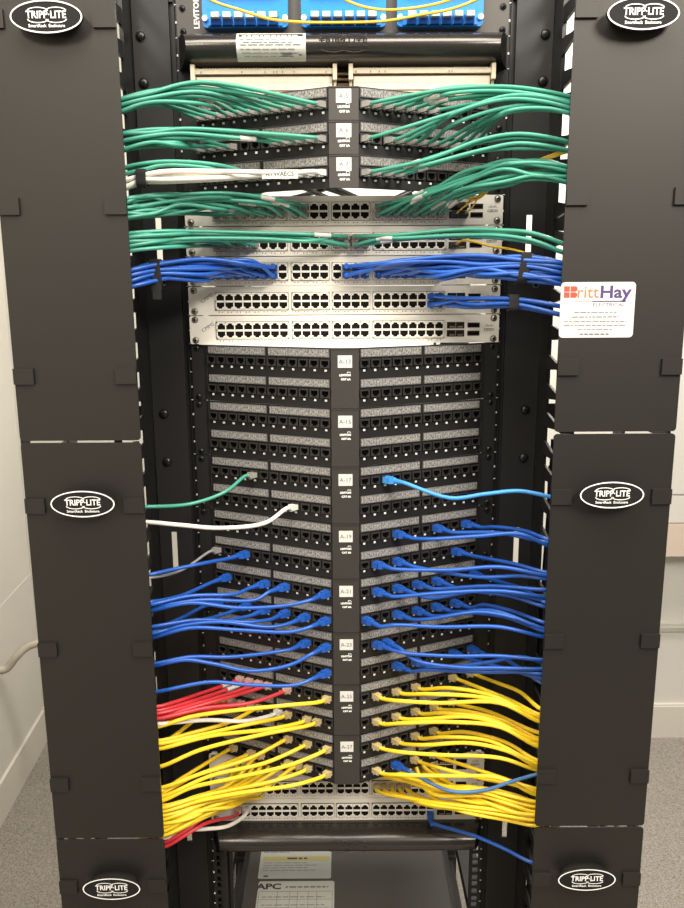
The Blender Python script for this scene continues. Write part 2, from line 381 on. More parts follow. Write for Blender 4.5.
def patch_panel(n, rows, label):
    top, bot = zt(n)-.5, zt(n+rows)+.5
    t = empty('angled_patch_panel', (0, -50, bot))
    th = 6
    poly = [(-PX1, PYB), (-PX0, PYF), (PX0, PYF), (PX1, PYB), (PX1, PYB+th), (PX0-2, PYF+th), (-PX0+2, PYF+th), (-PX1, PYB+th)]
    MB().prism(poly, bot, top, 'z').build('faceplate', 'panel', t)
    for s in (-1, 1):
        a, b = sorted((s*PX1, s*241.3)); e = MB().box(a, b, -2, 1, bot, top)
        a, b = sorted((s*PX1, s*(PX1+2))); e.box(a, b, PYB, 1, bot, top).build('ear', 'panel', t)
        for z in ([zt(n)-6.35, zt(n+rows-1)-38.1] if rows > 1 else [zt(n)-38.1]): screw(t, s*232.6, -2, z)
    c = MB().box(-PX0-1, PX0+1, PYF-2, PYF, bot, top).box(-PX0-1, PX0+1, PYF-3, PYF-2, top-1.6, top-.4)
    pl = c.build('centre_plate', 'plate', t)
    zc = zt(n)-20 if rows == 2 else zt(n)-13
    st = MB().box(-10.5, 10.5, PYF-2.6, PYF-2, zc-9, zc+9)
    text(st, label, 9, (0, PYF-2.75, zc-.3), 1); st.build('number_label', ['label', 'midink'], pl)
    zb = zc-(20 if rows == 2 else 14)
    br = text(MB(), 'LEVITON', 4.1, (0, PYF-2.2, zb), 0, .22); text(br, 'CAT 6A', 4.1, (1, PYF-2.2, zb-6), 0, .22)
    br.box(3, 8, PYF-2.3, PYF-2, zb+4.2, zb+4.9).box(3, 3.7, PYF-2.3, PYF-2, zb+2.6, zb+4.2).box(7.3, 8, PYF-2.3, PYF-2, zb+2.6, zb+4.9).build('lettering', 'white', pl)
    for r in range(rows):
        for s in (-1, 1):
            for g in (0, 1):
                xm = (jx(2.5) if g == 0 else jx(8.5))
                inst(STRIP[(r+g+n) % 2], 'label_strip', t, (s*xm, facey(xm), zt(n+r)-8.2), s*ANG)
            for k in range(12):
                inst(JACK, 'jack', t, jack_pos(n, r, s, k), s*ANG)
    tag(t, ('black angled two-row patch panel labelled %s' if rows == 2 else 'black angled single-row patch panel labelled %s') % label, 'patch panel', 'angled patch panels')
    return t
def strip_mesh(v):
    L = 51; m = MB().box(-L, L, -2.2, 0, -5.9, 5.9, 1).box(-L+.8, L-.8, -2.6, -2.2, -4.9, 4.9)
    for k in range(1, 6 if v else 4): x = -L+2*L*k/(6 if v else 4); m.box(x-.35, x+.35, -2.9, -2.2, -5.6, 5.6, 1)
    return m.mesh('label_strip', ['strip', 'lightink'])
STRIP = [strip_mesh(0), strip_mesh(1)]
A_UNITS1 = [5, 6, 7]; A_UNITS2 = [13, 15, 17, 19, 21, 23, 25, 27]
for n in A_UNITS1: patch_panel(n, 1, 'A-%d' % n)
for n in A_UNITS2: patch_panel(n, 2, 'A-%d' % n)
# ------------------------------------------------------------------ switches
SWX = [-192+13.95*i for i in range(8)]+[-73.5+14.3*i for i in range(4)]+[-11+14.3*i for i in range(4)]+[52+13.65*i for i in range(8)]
SWF = -8
def port_pos(n, row, col): return Vector((SWX[col], SWF-2.4, zt(n)-(16.8 if row == 0 else 29.2)))
pm = MB().box(-6, 6, -.4, .2, -4.6, 4.6)
for sx in (-1, 1): pm.prism([(sx*6, 4.6), (sx*2.6, 4.6), (sx*3.4, 2.6), (sx*6, 1.6)][::sx], -2.6, .2, 'y', 1)
PORT = pm.mesh('port', ['port', 'switch'])
def switch(n, label, mark):
    top, bot = zt(n)-.6, zt(n+1)+.6
    t = empty('network_switch', (0, 150, bot))
    MB().box(-219, 219, SWF+2, 340, bot+.6, top-.6).build('chassis', 'switch', t)
    fc = MB().prism(rounded(-241.3, 241.3, bot, top, 3), SWF, SWF+3, 'y').build('faceplate', 'switch', t)
    for a, b in ((0, 8), (8, 12), (12, 16), (16, 24)):
        xs = SWX[a:b]; x0, x1 = xs[0]-8, xs[-1]+8; zc = zt(n)-23; m = MB()
        m.box(x0, x1, SWF-1.2, SWF, zc-13.5, zc+13.5, 1)
        m.box(x0+.6, x1-.6, SWF-2.8, SWF-1.2, zc+11, zc+12.9); m.box(x0+.6, x1-.6, SWF-2.8, SWF-1.2, zc-12.9, zc-11); m.box(x0+.6, x1-.6, SWF-2.8, SWF-1.2, zc-1.5, zc+1.5)
        ed = [x0+.6]+[(xs[i]+xs[i+1])/2-.8 for i in range(len(xs)-1)]+[x1-2]
        for e in ed: m.box(e, e+1.6, SWF-2.8, SWF-1.2, zc-12.9, zc+12.9)
        pb = m.build('port_block', ['switch_l', 'port'], t)
        for c in range(a, b):
            inst(PORT, 'port', pb, (SWX[c], SWF-1.2, zt(n)-16.8)); inst(PORT, 'port', pb, (SWX[c], SWF-1.2, zt(n)-29.2), 0, math.pi)
        lm = MB()
        for x in xs:
            for d in (-2.5, 2.5): lm.box(x+d-.8, x+d+.8, SWF-.3, SWF, zc-17.2, zc-15.8)
        lm.build('port_marks', 'lightink', t)
    # uplink cage and module slots
    for z in (zt(n)-17, zt(n)-29.5):
        m = MB().box(160, 187, SWF-.6, SWF, z-5, z+5)
        for x in (164, 176.5): m.box(x, x+8, SWF-1.2, SWF-.6, z-3.6, z-1.4, 1)
        m.box(173, 174.2, SWF-1.4, SWF, z-5, z+5, 1); m.build('uplink_cage', ['slot', 'chrome'], t)
        MB().box(192, 211, SWF-.6, SWF, z-3.8, z+3.8).box(193.5, 209.5, SWF-.9, SWF-.5, z-1.4, z+1, 1).build('module_slot', ['slot', 'hole'], t)
    m = MB()
    for i, h in enumerate((1.2, 2.2, 3.4, 2.2, 1.2, 2.2, 3.4, 2.2, 1.2)): m.box(219.5+i*1.5, 220.1+i*1.5, SWF-.3, SWF, zt(n)-19, zt(n)-19+h)
    text(m, 'CISCO', 5.4, (225.5, SWF-.3, zt(n)-24), 0, .1)
    m.build('emblem', 'ink', t)
    m = MB(); a = math.radians(33)
    text(m, mark, 8, (-213, SWF-.3, zt(n)-18), 0, 0, (math.cos(a), 0, math.sin(a)), (-math.sin(a), 0, math.cos(a)))
    m.build('written_mark', 'lightink', t)
    for s in (-1, 1):
        for z in (6.35, 38.1): screw(t, s*232.6, SWF, zt(n)-z, 'chrome', 4.4)
    tag(t, label, 'network switch', 'pale rack switches')
SWN = {8: 'topmost pale switch', 9: 'second pale switch from top', 10: 'third pale switch from top', 11: 'fourth pale switch from top', 12: 'fifth pale switch from top',
       29: 'pale switch just under A-27', 30: 'middle of three lowest switches', 31: 'lowest pale switch'}
switch(8, 'topmost pale 48-port switch, just under panel A-7, with green cables', 'CMMS')
switch(9, 'second pale 48-port switch from the top, a few green cables', 'CMMS')
switch(10, 'third pale 48-port switch from the top, filled with thick blue bundles', 'CMMS')
switch(11, 'fourth pale 48-port switch from the top, four blue cables at right', 'CMMS')
switch(12, 'fifth pale 48-port switch from the top, all ports empty, above panel A-13', 'CMMS')
switch(29, 'pale 48-port switch mostly hidden behind panel A-27 and yellow cables', 'CMMS')
switch(30, 'middle pale switch of the three at the bottom, between yellow cables', 'CMMS')
switch(31, 'lowest pale 48-port switch, above the bottom black cable duct', 'CMMS')
# ------------------------------------------------------------------ white card on top of A-13
tag(MB().prism([(-228, -7), (-PX0, PYF+3), (PX0, PYF+3), (130, -45), (130, 40), (-228, 40)], zt(13)-.4, zt(13)+.5, 'z').build('white_card', 'card'),
    'white card lying on top of panel A-13 below the fifth switch', 'card')
# ------------------------------------------------------------------ horizontal cable ducts
def duct(n, label, sticker):
    zc = zt(n)-U/2; t = empty('horizontal_cable_duct', (0, -20, zt(n+1)))
    MB().box(-241.3, 241.3, -2, 1, zt(n+1)+.6, zt(n)-.6).box(-215, 215, 1, 50, zc-18, zc+18).build('backplate', 'panel', t)
    def prof(h, d):  # rounded front profile
        return [(-2, h)]+[(-4-d*math.sin(a)**.8, h*math.cos(a)) for a in [math.pi*k/14 for k in range(1, 14)]]+[(-2, -h)]
    m = MB(); xs = [(-240, 22.4, 43), (-200, 22.6, 45), (-150, 22.8, 45.5), (150, 22.8, 45.5), (200, 22.6, 45), (240, 22.4, 43)]; rings = []
    for i, (x, h, d) in enumerate(xs):
        pr = prof(h, d); rings.append([((x if 0 < i < 5 else x*(1-.07*(-y-2)/43)), y, zc+z) for y, z in pr])
    k = len(rings[0])
    m.add([p for r in rings for p in r], [[i*k+j, i*k+j+1, (i+1)*k+j+1, (i+1)*k+j] for i in range(len(xs)-1) for j in range(k-1)], 0, True)
    cv = m.build('duct_cover', 'duct', t)
    for s, rg_ in ((-1, rings[0]), (1, rings[-1])):
        bk = [(s*(240-.02*i), -2, p[2]) for i, p in enumerate(rg_)]
        MB().add(list(rg_)+bk, [[j, j+1, k+j+1, k+j][::s] for j in range(k-1)]).build('end_cap', 'panel', t)
    # faint raised maker's name
    lt = text(MB(), 'TRIPP·LITE', 15, (0, -50, zc+1), 0, .35)
    for ex in (-14, 16):
        for sg in (1, -1): lt.tube([(ex+18*math.cos(a), -50+.25*abs(math.sin(a))*6, zc+1+sg*(6+6*math.sin(a))) for a in [math.pi*k/8 for k in range(9)]], .5, 5)
    lt.build('raised_lettering', 'duct', t)
    for s in (-1, 1):
        screw(t, s*233, -3, zc-16)
    if sticker:
        q0, q1 = inv(236, 33.5, -46), inv(306, 60.5, -46); z0, z1 = zc-19, zc+17.5
        # sticker follows the rounded front
        x0, x1 = q0.x, q1.x; n_ = 8; pts = []
        for j in range(n_+1):
            z = z0+(z1-z0)*j/n_; a = math.acos(max(-1, min(1, (z-zc)/22.8))); pts.append((-4.6-45.5*math.sin(a)**.8, z))
        st = MB().add([(x, y, z) for y, z in pts for x in (x0, x1)], [[2*j, 2*j+1, 2*j+3, 2*j+2] for j in range(n_)], 0, True)
        def bar(xa, xb, z, h, mm=1):
            a = math.acos(max(-1, min(1, (z-zc)/22.8))); y = -5.3-45.5*math.sin(a)**.8; st.box(xa, xb, y, y+.4, z-h/2, z+h/2, mm)
        bar(x0+4, x1-4, z1-6, 4.2)
        xx = x0+8
        while xx < x1-10: L = random.uniform(4, 12); bar(xx, min(xx+L, x1-8), z1-6, 1.7, 0); st.v[-8:] = [v+Vector((0, -.5, 0)) for v in st.v[-8:]]; xx += L+1.5
        for r_, zz in enumerate((z1-11, z1-15.5, z1-18.5, z1-24, z1-28, z1-32)):
            xx = x0+5+random.uniform(0, 8)
            while xx < x1-18: L = random.uniform(5, 16); bar(xx, xx+L, zz, .7, 2); xx += L+2
        bar(x1-34, x1-20, z0+8, 4.5); bar(x1-10, x1-6, z0+6, 1.6)
        st.build('warning_sticker', ['label', 'ink', 'lightink'], t)
    tag(t, label, 'cable duct')
duct(3, 'rounded black horizontal cable duct with white sticker near the top of the rack', True)
duct(32, 'rounded black horizontal cable duct under the lowest pale switch', False)
# ------------------------------------------------------------------ 110 punch-down block A-4
def block110():
    zc = zt(4)-U/2; t = empty('punch_down_panel', (0, -10, zt(5)))
    MB().box(-241.3, 241.3, -2, 1, zt(5)+.6, zt(4)-.6).build('mounting_plate', 'panel', t)
    for s in (-1, 1):
        screw(t, s*232.6, -2, zc)
        a, b = (-214, -15) if s < 0 else (14, 214)
        MB().box(a, b, -14, -2, zt(5)+2, zt(4)-4).build('block_base', 'cream', t)
        for nm, z0, z1, d in (('terminal_row', zt(4)-11, zt(4)-4, 26), ('terminal_row', zt(5)+3, zt(5)+9, 26)):
            m = MB().box(a, b, -d, -14, z0, z1)
            x = a+4
            while x < b-4: m.box(x, x+1.2, -d-1, -d, z0+1, z0+3.4, 1) if random.random() < .16 else m.box(x, x+1, -d-1.4, -d, z1-1.2, z1+.6); x += 4.2
            m.box(a, b, -18, -14, z0-2.6, z0-.2, 1); m.build(nm, ['cream', 'creamdark'], t)
        m = MB().box(a+1, b-1, -22, -14, zt(5)+12.5, zt(4)-14, 0)
        for k in range(1, 9): x = a+(b-a)*k/9; m.box(x-.3, x+.3, -22.3, -22, zt(5)+12.5, zt(4)-14, 1)
        m.box(a+1, b-1, -22.3, -22, zc-.3, zc+.1, 1)
        m.build('designation_strip', ['ivory', 'cream'], t)
        for e in (a-6, b): MB().box(e, e+6, -30, -2, zt(4)-20, zt(4)+1).box(e+1, e+5, -22, -2, zt(5)+2, zt(4)-20).build('end_leg', 'cream', t)
    m = MB()
    for i in range(5): m.box(-8, 8, -10-i, -2, zc-16+i*7, zc-13+i*7)
    m.build('wire_comb', 'creamdark', t)
    for x in (190,): MB().box(x, x+16, -27.4, -26, zt(5)+4, zt(5)+8).build('brass_clip', 'gold', t)
    tag(t, 'cream punch-down terminal panel above patch panel A-5', 'terminal panel')
block110()
# ------------------------------------------------------------------ fibre panel A-1 and A-2
def fibre_panel():
    t = empty('fibre_distribution_unit', (0, -10, zt(3))); z0, z1 = zt(3)+.6, zt(1)
    MB().box(-241.3, 241.3, -3, 1, z0, z1).box(-219, 219, 1, 200, z0+1, z1-1).build('front_plate', 'plate', t)
    lt = text(MB(), 'LEVITON', 11, (-212, -3.4, z0+33), 0, .35, (0, 0, 1), (-1, 0, 0)); lt.build('lettering', 'white', t)
    for s in (-1, 1):
        for z in (z0+7, z0+38): screw(t, s*232.6, -3, z)
    for a, b in ((-202, -79), (-60, 62), (78, 202)):
        ad = MB().prism(rounded(a, b, z0+8.5, z1-4, 6), -16, -3, 'y').box(a+8, b-8, -19, -16, z0+10, z0+13).build('adapter_plate', 'blueplate', t)
        for k in range(6):
            x = a+12+(b-a-24)*(k+.5)/6
            for z in (z0+9.5, z0+50):
                MB().prism([(-16, z), (-22, z+1), (-26, z+10), (-16, z+14)], x-6.5, x+6.5, 'x').box(x-7.6, x-6.8, -25, -16, z, z+13, 1).build('adapter', ['bluecap', 'blueplate'], ad)
                MB().box(x-5.6, x+5.6, -33, -20, z+8, z+15).build('dust_cap', 'label', ad)
        for x in (a+4, b-4): MB().cyl((x, -16, z0+20), (0, -1, 0), 4, 5, 12).build('plunger', 'white', ad)
    tag(t, 'black fibre panel with three blue adapter plates at the top of the rack', 'fibre panel')
fibre_panel()
# ------------------------------------------------------------------ cables
def plug_mesh(kind):
    m = MB()
    if kind == 'boot':      # solid coloured plug with moulded strain relief
        m.box(-6, 6, -10, 2, -5, 4.2).prism([(-6, -5), (6, -5), (6, 4.2), (-6, 4.2)], -10, -9, 'y')
        a = [(-6, -5), (6, -5), (6, 4.2), (-6, 4.2)]; b = [(-4, -3.8), (4, -3.8), (4, 3.4), (-4, 3.4)]
        m.add([(x, -10, z) for x, z in a]+[(x, -18, z) for x, z in b], [[i, (i+1) % 4, 4+(i+1) % 4, 4+i] for i in range(4)])
        for k in range(4): m.cyl((0, -18-k*3.4, 0), (0, -1, 0), 4.3-.25*k, 2.2, 10).cyl((0, -20.2-k*3.4, 0), (0, -1, 0), 3.2, 1.2, 10)
        m.box(-2.5, 2.5, -14, 0, 4.2, 5.6)
    else:                   # clear modular plug
        m.box(-5.6, 5.6, -9, 2, -4.2, 3.8).box(-4.6, 4.6, -11, -9, -3.2, 2.8, 0).box(-3.3, 3.3, -10, -2, -6.0, -4.6, 0)
        m.box(-4.2, 4.2, -1.5, -.4, 3.8, 4.2, 1).cyl((0, -10, 0), (0, -1, 0), 3.3, 3, 8)
    return m
PLUG = {}
def plug(kind, mk):
    if (kind, mk) not in PLUG: PLUG[kind, mk] = plug_mesh(kind).mesh('plug', [mk, 'gold'])
    return PLUG[kind, mk]
COL = {'green': ('green', 'clear', 'clear', 'green'), 'blue': ('blue', 'boot', 'blue', 'blue'), 'sky': ('sky', 'boot', 'sky', 'bright blue'), 'yellow': ('yellow', 'clear', 'beige', 'yellow'),
       'red': ('red', 'clear', 'pink', 'red'), 'white': ('whitej', 'clear', 'label', 'white'), 'grey': ('greyj', 'clear', 'clear', 'grey'), 'steel': ('steelblue', 'boot', 'blue', 'dull steel-blue')}
def edge(s, py): return 114+.0605*(py-28) if s < 0 else 575-.0494*(py-28)
def ymin_y(s, py, Y): return inv(edge(s, py), py, Y)
def nearest_k(n, row, px):
    return min(((abs(proj(jack_pos(n, row, s, k)+normal(s)*8)[0]-px), s, k) for s in (-1, 1) for k in range(12)))[1:]
def nearest_col(n, row, px): return min((abs(proj(port_pos(n, row, c))[0]-px), c) for c in range(24))[1]
R_CAB = 3.0
RAD = {'green': 2.75, 'blue': 3.0, 'yellow': 3.2, 'red': 3.0, 'white': 3.3}
def make_cable(col, n, row, s, k, mids, exit_p, sw=False, wrap=False, r=R_CAB, tail=None):
    jm, pk, pmat, cname = COL[col]
    if sw: p0 = port_pos(n, row, k); nr = Vector((0, -1, 0)); rot = 0
    else:
        aa = ANG+.34+random.uniform(-.08, .08); p0 = jack_pos(n, row, s, k)+normal(s)*3.4; nr = Vector((s*math.sin(aa), -math.cos(aa), 0)); rot = s*aa
    L = (30 if not sw else 20) if pk == 'boot' else 12
    a = p0+nr*(L-4); b = p0+nr*(L+5); pb = proj(b)[0]; mids = [m for m in mids if s*(proj(m)[0]-pb) > 12]
    pts = [a, b]+mids+[exit_p]
    h1 = exit_p+Vector((s*26, 14, -6)); h2 = h1+Vector((s*16, 14, -40)); h3 = h2+Vector((s*2, 4, -80))
    pts += tail if tail is not None else [h1, h2, h3]
    P = smooth_path(pts, 6)
    ob = MB().tube(P, r, 8).build('patch_cable', jm, None)
    inst(plug(pk, pmat), 'plug', ob, p0, rot, (math.pi if (sw and row == 1) else 0))
    if wrap:
        acc = 0; seg = []
        for i in range(1, len(P)):
            acc += (P[i]-P[i-1]).length
            if wrap < acc < wrap+34: seg.append(P[i])
        if len(seg) > 2: MB().tube(seg, r+.5, 8).build('label_wrap', 'label', ob)
    if col == 'white' and n == 7 and k == 0:
        # printed paper flag wrapped along the bundle
        q0, q1 = inv(262, 177.5, -156), inv(298, 173, -156); m = MB().box(q0.x, q1.x, -156.4, -155.8, q1.z-7, q1.z+4.5); text(m, 'KTWAECS', 8, ((q0.x+q1.x)/2, -156.6, q1.z-1.2), 1, .1); m.build('printed_flag', ['label', 'ink'], ob)
    if sw: lab = '%s patch cable in %s port %s from left, %s' % (cname, ('upper', 'lower')[row], ORD[k], SWN[n])
    elif n in A_UNITS1: lab = '%s patch cable in %s half of panel A-%d, %s jack from centre' % (cname, SIDE[s], n, ORD[k])
    else: lab = '%s patch cable, panel A-%d %s row, %s half, %s jack from centre' % (cname, n, ('upper', 'lower')[row], SIDE[s], ORD[k])
    tag(ob, lab, 'cable', '%s patch cables' % cname)
    return ob
def bundle(col, ports, s, ways, ex, sw=False, wrap=0, Yex=-150, jit=1.0, r=None):
    """ports: (unit,row,index) from top of the bundle to its bottom; ways: (px, y0, y1, Y) from plug to exit; ex: pixel y0,y1 at the cover edge"""
    r = r or RAD.get(col, R_CAB); N = len(ports); top, bot = ymin_y(s, ex[0], Yex), ymin_y(s, ex[1], Yex)
    FINGER_SKIP[s].append((bot.z-3, top.z+3))
    nz = max(1, int((top.z-bot.z)/(2*r))+1); layers = math.ceil(N/nz)
    for i, (n, row, k) in enumerate(ports):
        zi, ly = i//layers, i % layers; nzz = math.ceil(N/layers); u = zi/max(1, nzz-1) if nzz > 1 else .5
        dY = (ly-(layers-1)/2)*1.8*r; u = max(0, min(1, u+(ly-(layers-1)/2)*.5/max(1, nzz*layers))); ui = i/max(1, N-1)*.7+u*.3; amp = min(.22, .03*N)
        P0 = port_pos(n, row, k) if sw else jack_pos(n, row, s, k)+normal(s)*30
        mids = []
        for px, y0, y1, Y in ways:
            q = proj(P0)[0]
            if (s < 0 and px > q-14) or (s > 0 and px < q+14): continue
            mids.append(inv(px+random.uniform(-3, 3)*jit, y0+(y1-y0)*max(-.05, min(1.05, ui+random.uniform(-amp, amp)))+random.uniform(-.8, .8)*jit, Y+dY))
        e = inv(edge(s, ex[0]+(ex[1]-ex[0])*u), ex[0]+(ex[1]-ex[0])*u, Yex+dY)
        make_cable(col, n, row, s, k, mids, e, sw, (random.uniform(30, 55) if random.random() < wrap else 0), r)
def single(col, n, row, px, mids, ex, sw=False, wrap=0, s=None, Yex=-150, r=None):
    r = r or RAD.get(col, R_CAB)
    if sw: k = nearest_col(n, row, px); p0 = port_pos(n, row, k)+Vector((0, -40, 0))
    else: s, k = nearest_k(n, row, px); p0 = jack_pos(n, row, s, k)+normal(s)*40
    if (n, row, s if not sw else 0, k) in USED: k = min((abs(j-k), j) for j in range(24 if sw else 12) if (n, row, s if not sw else 0, j) not in USED)[1]
    USED.add((n, row, s if not sw else 0, k))
    e = ymin_y(s, ex, Yex+random.uniform(-5, 5)); FINGER_SKIP[s].append((e.z-3, e.z+3))
    q0 = proj(p0)[0]; q1 = edge(s, ex); mm = []
    for x, y in mids:
        f = max(0, min(1, (x-q0)/(q1-q0))); mm.append(inv(x, y, p0.y+(Yex-p0.y)*f+random.uniform(-4, 4)))
    make_cable(col, n, row, s, k, mm, e, sw, wrap, r)
USED = set()
L_, R_ = -1, 1
rg = lambda a, b: range(a, b)
# -- green: panels A-5, A-6, A-7
bundle('green', [(5, 0, k) for k in rg(0, 12)], L_, [(200, 83, 103, -118), (150, 91, 106, -140)], (100, 113), wrap=.7)
bundle('green', [(5, 0, k) for k in rg(0, 7)], R_, [(450, 89, 103, -128), (510, 88, 100, -140)], (97, 108), wrap=.7)
bundle('green', [(6, 0, k) for k in (0, 2, 3, 4, 5, 6, 7, 8, 9)], R_, [(455, 109, 130, -138), (505, 97, 113, -150), (545, 98, 110, -158)], (104, 114), wrap=.8, Yex=-165)
bundle('green', [(6, 0, k) for k in (0, 1, 2, 3, 4, 8, 9, 10, 11)], L_, [(240, 132, 142, -118), (180, 129, 145, -130), (150, 131, 147, -142)], (134, 151), wrap=.5)
bundle('green', [(7, 0, k) for k in (5, 6, 7)], L_, [(215, 164, 169, -135), (165, 161, 166, -145), (142, 164, 170, -150)], (168, 175))
bundle('white', [(7, 0, k) for k in (0, 1, 2, 3)], L_, [(290, 173, 177, -146), (220, 172, 180, -150), (165, 172, 181, -150), (142, 175, 183, -150)], (181, 189), jit=.3)
bundle('green', [(7, 0, k) for k in (0, 1, 2, 3)], R_, [(430, 157, 168, -140), (480, 139, 152, -145), (520, 134, 148, -150)], (142, 151), wrap=.6)
# -- green: switches A-8 and A-9
sw8l = [(8, r, c) for c in rg(0, 10) for r in (0, 1)]
bundle('green', sorted(sw8l, key=lambda p: -p[2]), L_, [(265, 198, 212, -62), (225, 194, 213, -85), (175, 195, 215, -115), (148, 197, 217, -135)], (199, 219), True, .4, jit=1.6)
sw8r = [(8, r, c) for c in rg(16, 24) for r in (0, 1)]
bundle('green', sorted(sw8r, key=lambda p: p[2]), R_, [(425, 192, 208, -66), (465, 174, 196, -100), (505, 162, 184, -130), (540, 162, 180, -145)], (167, 183), True, .8, jit=1.5)
bundle('green', [(9, r, c) for c in (13, 12) for r in (0, 1)], L_, [(310, 235, 242, -62), (260, 233, 241, -75), (200, 231, 240, -110), (160, 231, 244, -135)], (234, 246), True, .9, jit=1.5)
bundle('green', [(9, r, c) for c in (4, 3, 2, 1, 0) for r in (0, 1)], L_, [(210, 231, 247, -80), (170, 233, 248, -125)], (238, 252), True, .2, jit=2.5, Yex=-158)
bundle('green', [(9, r, c) for c in (14, 15) for r in (0, 1)], R_, [(395, 235, 240, -60), (455, 230, 236, -80), (500, 230, 238, -115), (535, 234, 243, -140)], (244, 253), True, 1)
# -- blue: switches A-10, A-11
bundle('blue', [(10, r, c) for c in (6, 5, 4, 3, 2, 1, 0) for r in (0, 1)], L_, [(250, 262, 276, -62), (205, 260, 280, -85), (158, 264, 281, -125)], (271, 288), True, jit=.8)
bundle('blue', [(10, r, c) for c in rg(13, 24) for r in (0, 1)], R_, [(385, 264, 281, -60), (440, 258, 281, -78), (480, 257, 279, -105), (523, 257, 279, -130)], (263, 285), True, jit=.8)
bundle('blue', [(11, r, c) for c in (22, 23) for r in (0, 1)], R_, [(470, 298, 307, -80), (513, 298, 307, -118)], (306, 315), True, jit=.3)
# -- panels A-17 to A-23, one by one
single('green', 17, 0, 253, [(225, 492), (190, 504)], 507)
single('white', 17, 1, 296, [(265, 523), (220, 528), (180, 525)], 522)
single('sky', 17, 0, 385, [(415, 494), (450, 498), (485, 494), (520, 491)], 497)
single('blue', 19, 1, 246, [(205, 563), (175, 569)], 575)
single('grey', 19, 1, 220, [(200, 561), (180, 571)], 578, r=2.2)
for a in [(19, 0, 398, [(430, 539), (480, 536), (520, 534)], 546), (19, 0, 438, [(460, 535), (500, 533)], 543), (19, 0, 465, [(495, 527), (525, 531)], 540),
          (19, 1, 378, [(405, 570), (450, 570), (500, 567)], 576), (19, 1, 398, [(430, 570), (480, 577), (520, 576)], 579), (19, 1, 454, [(480, 559), (515, 564)], 573),
          (21, 0, 377, [(400, 598), (440, 593), (500, 591)], 597), (21, 0, 398, [(430, 598), (480, 591), (520, 595)], 601), (21, 0, 417, [(445, 592), (490, 586)], 590), (21, 0, 436, [(465, 590), (510, 596)], 607), (21, 0, 473, [(500, 583), (525, 590)], 603),
          (21, 1, 367, [(395, 625), (440, 627), (500, 627)], 637), (21, 1, 398, [(430, 619), (480, 612), (520, 620)], 633), (21, 1, 417, [(445, 616), (490, 610)], 629), (21, 1, 436, [(465, 612), (505, 617)], 631), (21, 1, 454, [(485, 605), (515, 612)], 623),
          (23, 0, 376, [(405, 653), (450, 656), (500, 656)], 660), (23, 0, 386, [(415, 660), (455, 667), (500, 668)], 669), (23, 1, 398, [(425, 670), (480, 672), (520, 672)], 674), (23, 1, 415, [(440, 667), (490, 662), (520, 657)], 662), (23, 1, 452, [(485, 663), (515, 671)], 679), (23, 1, 470, [(500, 657), (520, 668)], 683)]:
    single('blue', *a)
for a in [(21, 0, 228, [(205, 588), (180, 596)], 602), (21, 0, 267, [(235, 594), (190, 596)], 605), (21, 0, 287, [(255, 600), (200, 600)], 608), (21, 0, 327, [(290, 605), (240, 608), (190, 603)], 611),
          (21, 1, 223, [(200, 611), (175, 621)], 629), (21, 1, 247, [(215, 617), (180, 625)], 632), (21, 1, 267, [(230, 620), (190, 623)], 634), (21, 1, 287, [(250, 622), (195, 620)], 627), (21, 1, 306, [(270, 627), (220, 622), (180, 626)], 635), (21, 1, 328, [(290, 632), (240, 630), (190, 628)], 638),
          (23, 0, 306, [(275, 652), (230, 657), (190, 657)], 664), (23, 0, 327, [(290, 665), (250, 671), (215, 664), (185, 660)], 666), (23, 1, 327, [(295, 685), (250, 685), (210, 682)], 692)]:
    single('blue', *a)
# -- red, white and yellow: panels A-25 and A-27, left half
for px, ex, my in ((239, 707, 692), (248, 711, 697), (258, 714, 701), (267, 717, 704)): single('red', 25, 0, px, [(205, my)], ex, wrap=12)
single('red', 25, 0, 287, [(250, 703), (205, 708)], 719)
for px, ex, my in ((232, 716, 707), (242, 719, 710), (252, 722, 712)): single('red', 25, 1, px, [(200, my)], ex)
single('yellow', 25, 0, 327, [(290, 705), (230, 711), (190, 717)], 727)
single('white', 25, 1, 276, [(245, 721), (205, 720)], 724, Yex=-158)
for a in [(25, 1, 287, [(250, 724), (200, 735)], 744), (25, 1, 306, [(270, 729), (210, 736)], 749), (25, 1, 262, [(230, 722), (195, 732)], 741), (25, 1, 226, [(205, 728)], 746), (25, 1, 318, [(260, 735), (200, 750)], 767),
          (27, 1, 233, [(205, 764), (182, 778)], 791), (27, 1, 251, [(220, 766), (190, 778)], 793), (27, 0, 288, [(250, 758), (200, 774)], 788), (27, 0, 306, [(265, 763), (210, 776)], 797), (27, 0, 328, [(290, 765), (230, 779), (190, 788)], 801),
          (27, 1, 308, [(270, 782), (215, 793)], 806), (27, 1, 328, [(295, 785), (240, 793), (195, 802)], 812), (27, 1, 262, [(230, 784), (195, 797)], 808), (27, 1, 288, [(250, 786), (205, 797)], 815), (27, 1, 300, [(260, 790), (205, 803)], 820)]:
    single('yellow', *a)
bundle('yellow', [(29, r, c) for c in (4, 3, 2, 1, 0) for r in (0, 1)]+[(30, r, c) for c in (3, 2, 1) for r in (0, 1)], L_, [(232, 790, 806, -110), (195, 798, 820, -140)], (808, 836), True, jit=1.5, Yex=-160)
bundle('red', [(30, 0, 0), (30, 1, 0), (31, 0, 0)], L_, [(205, 813, 824, -120), (185, 823, 835, -140)], (838, 847), True)
single('white', 31, 0, 250, [(243, 821), (228, 826), (205, 829), (190, 830)], 838, True, s=L_)
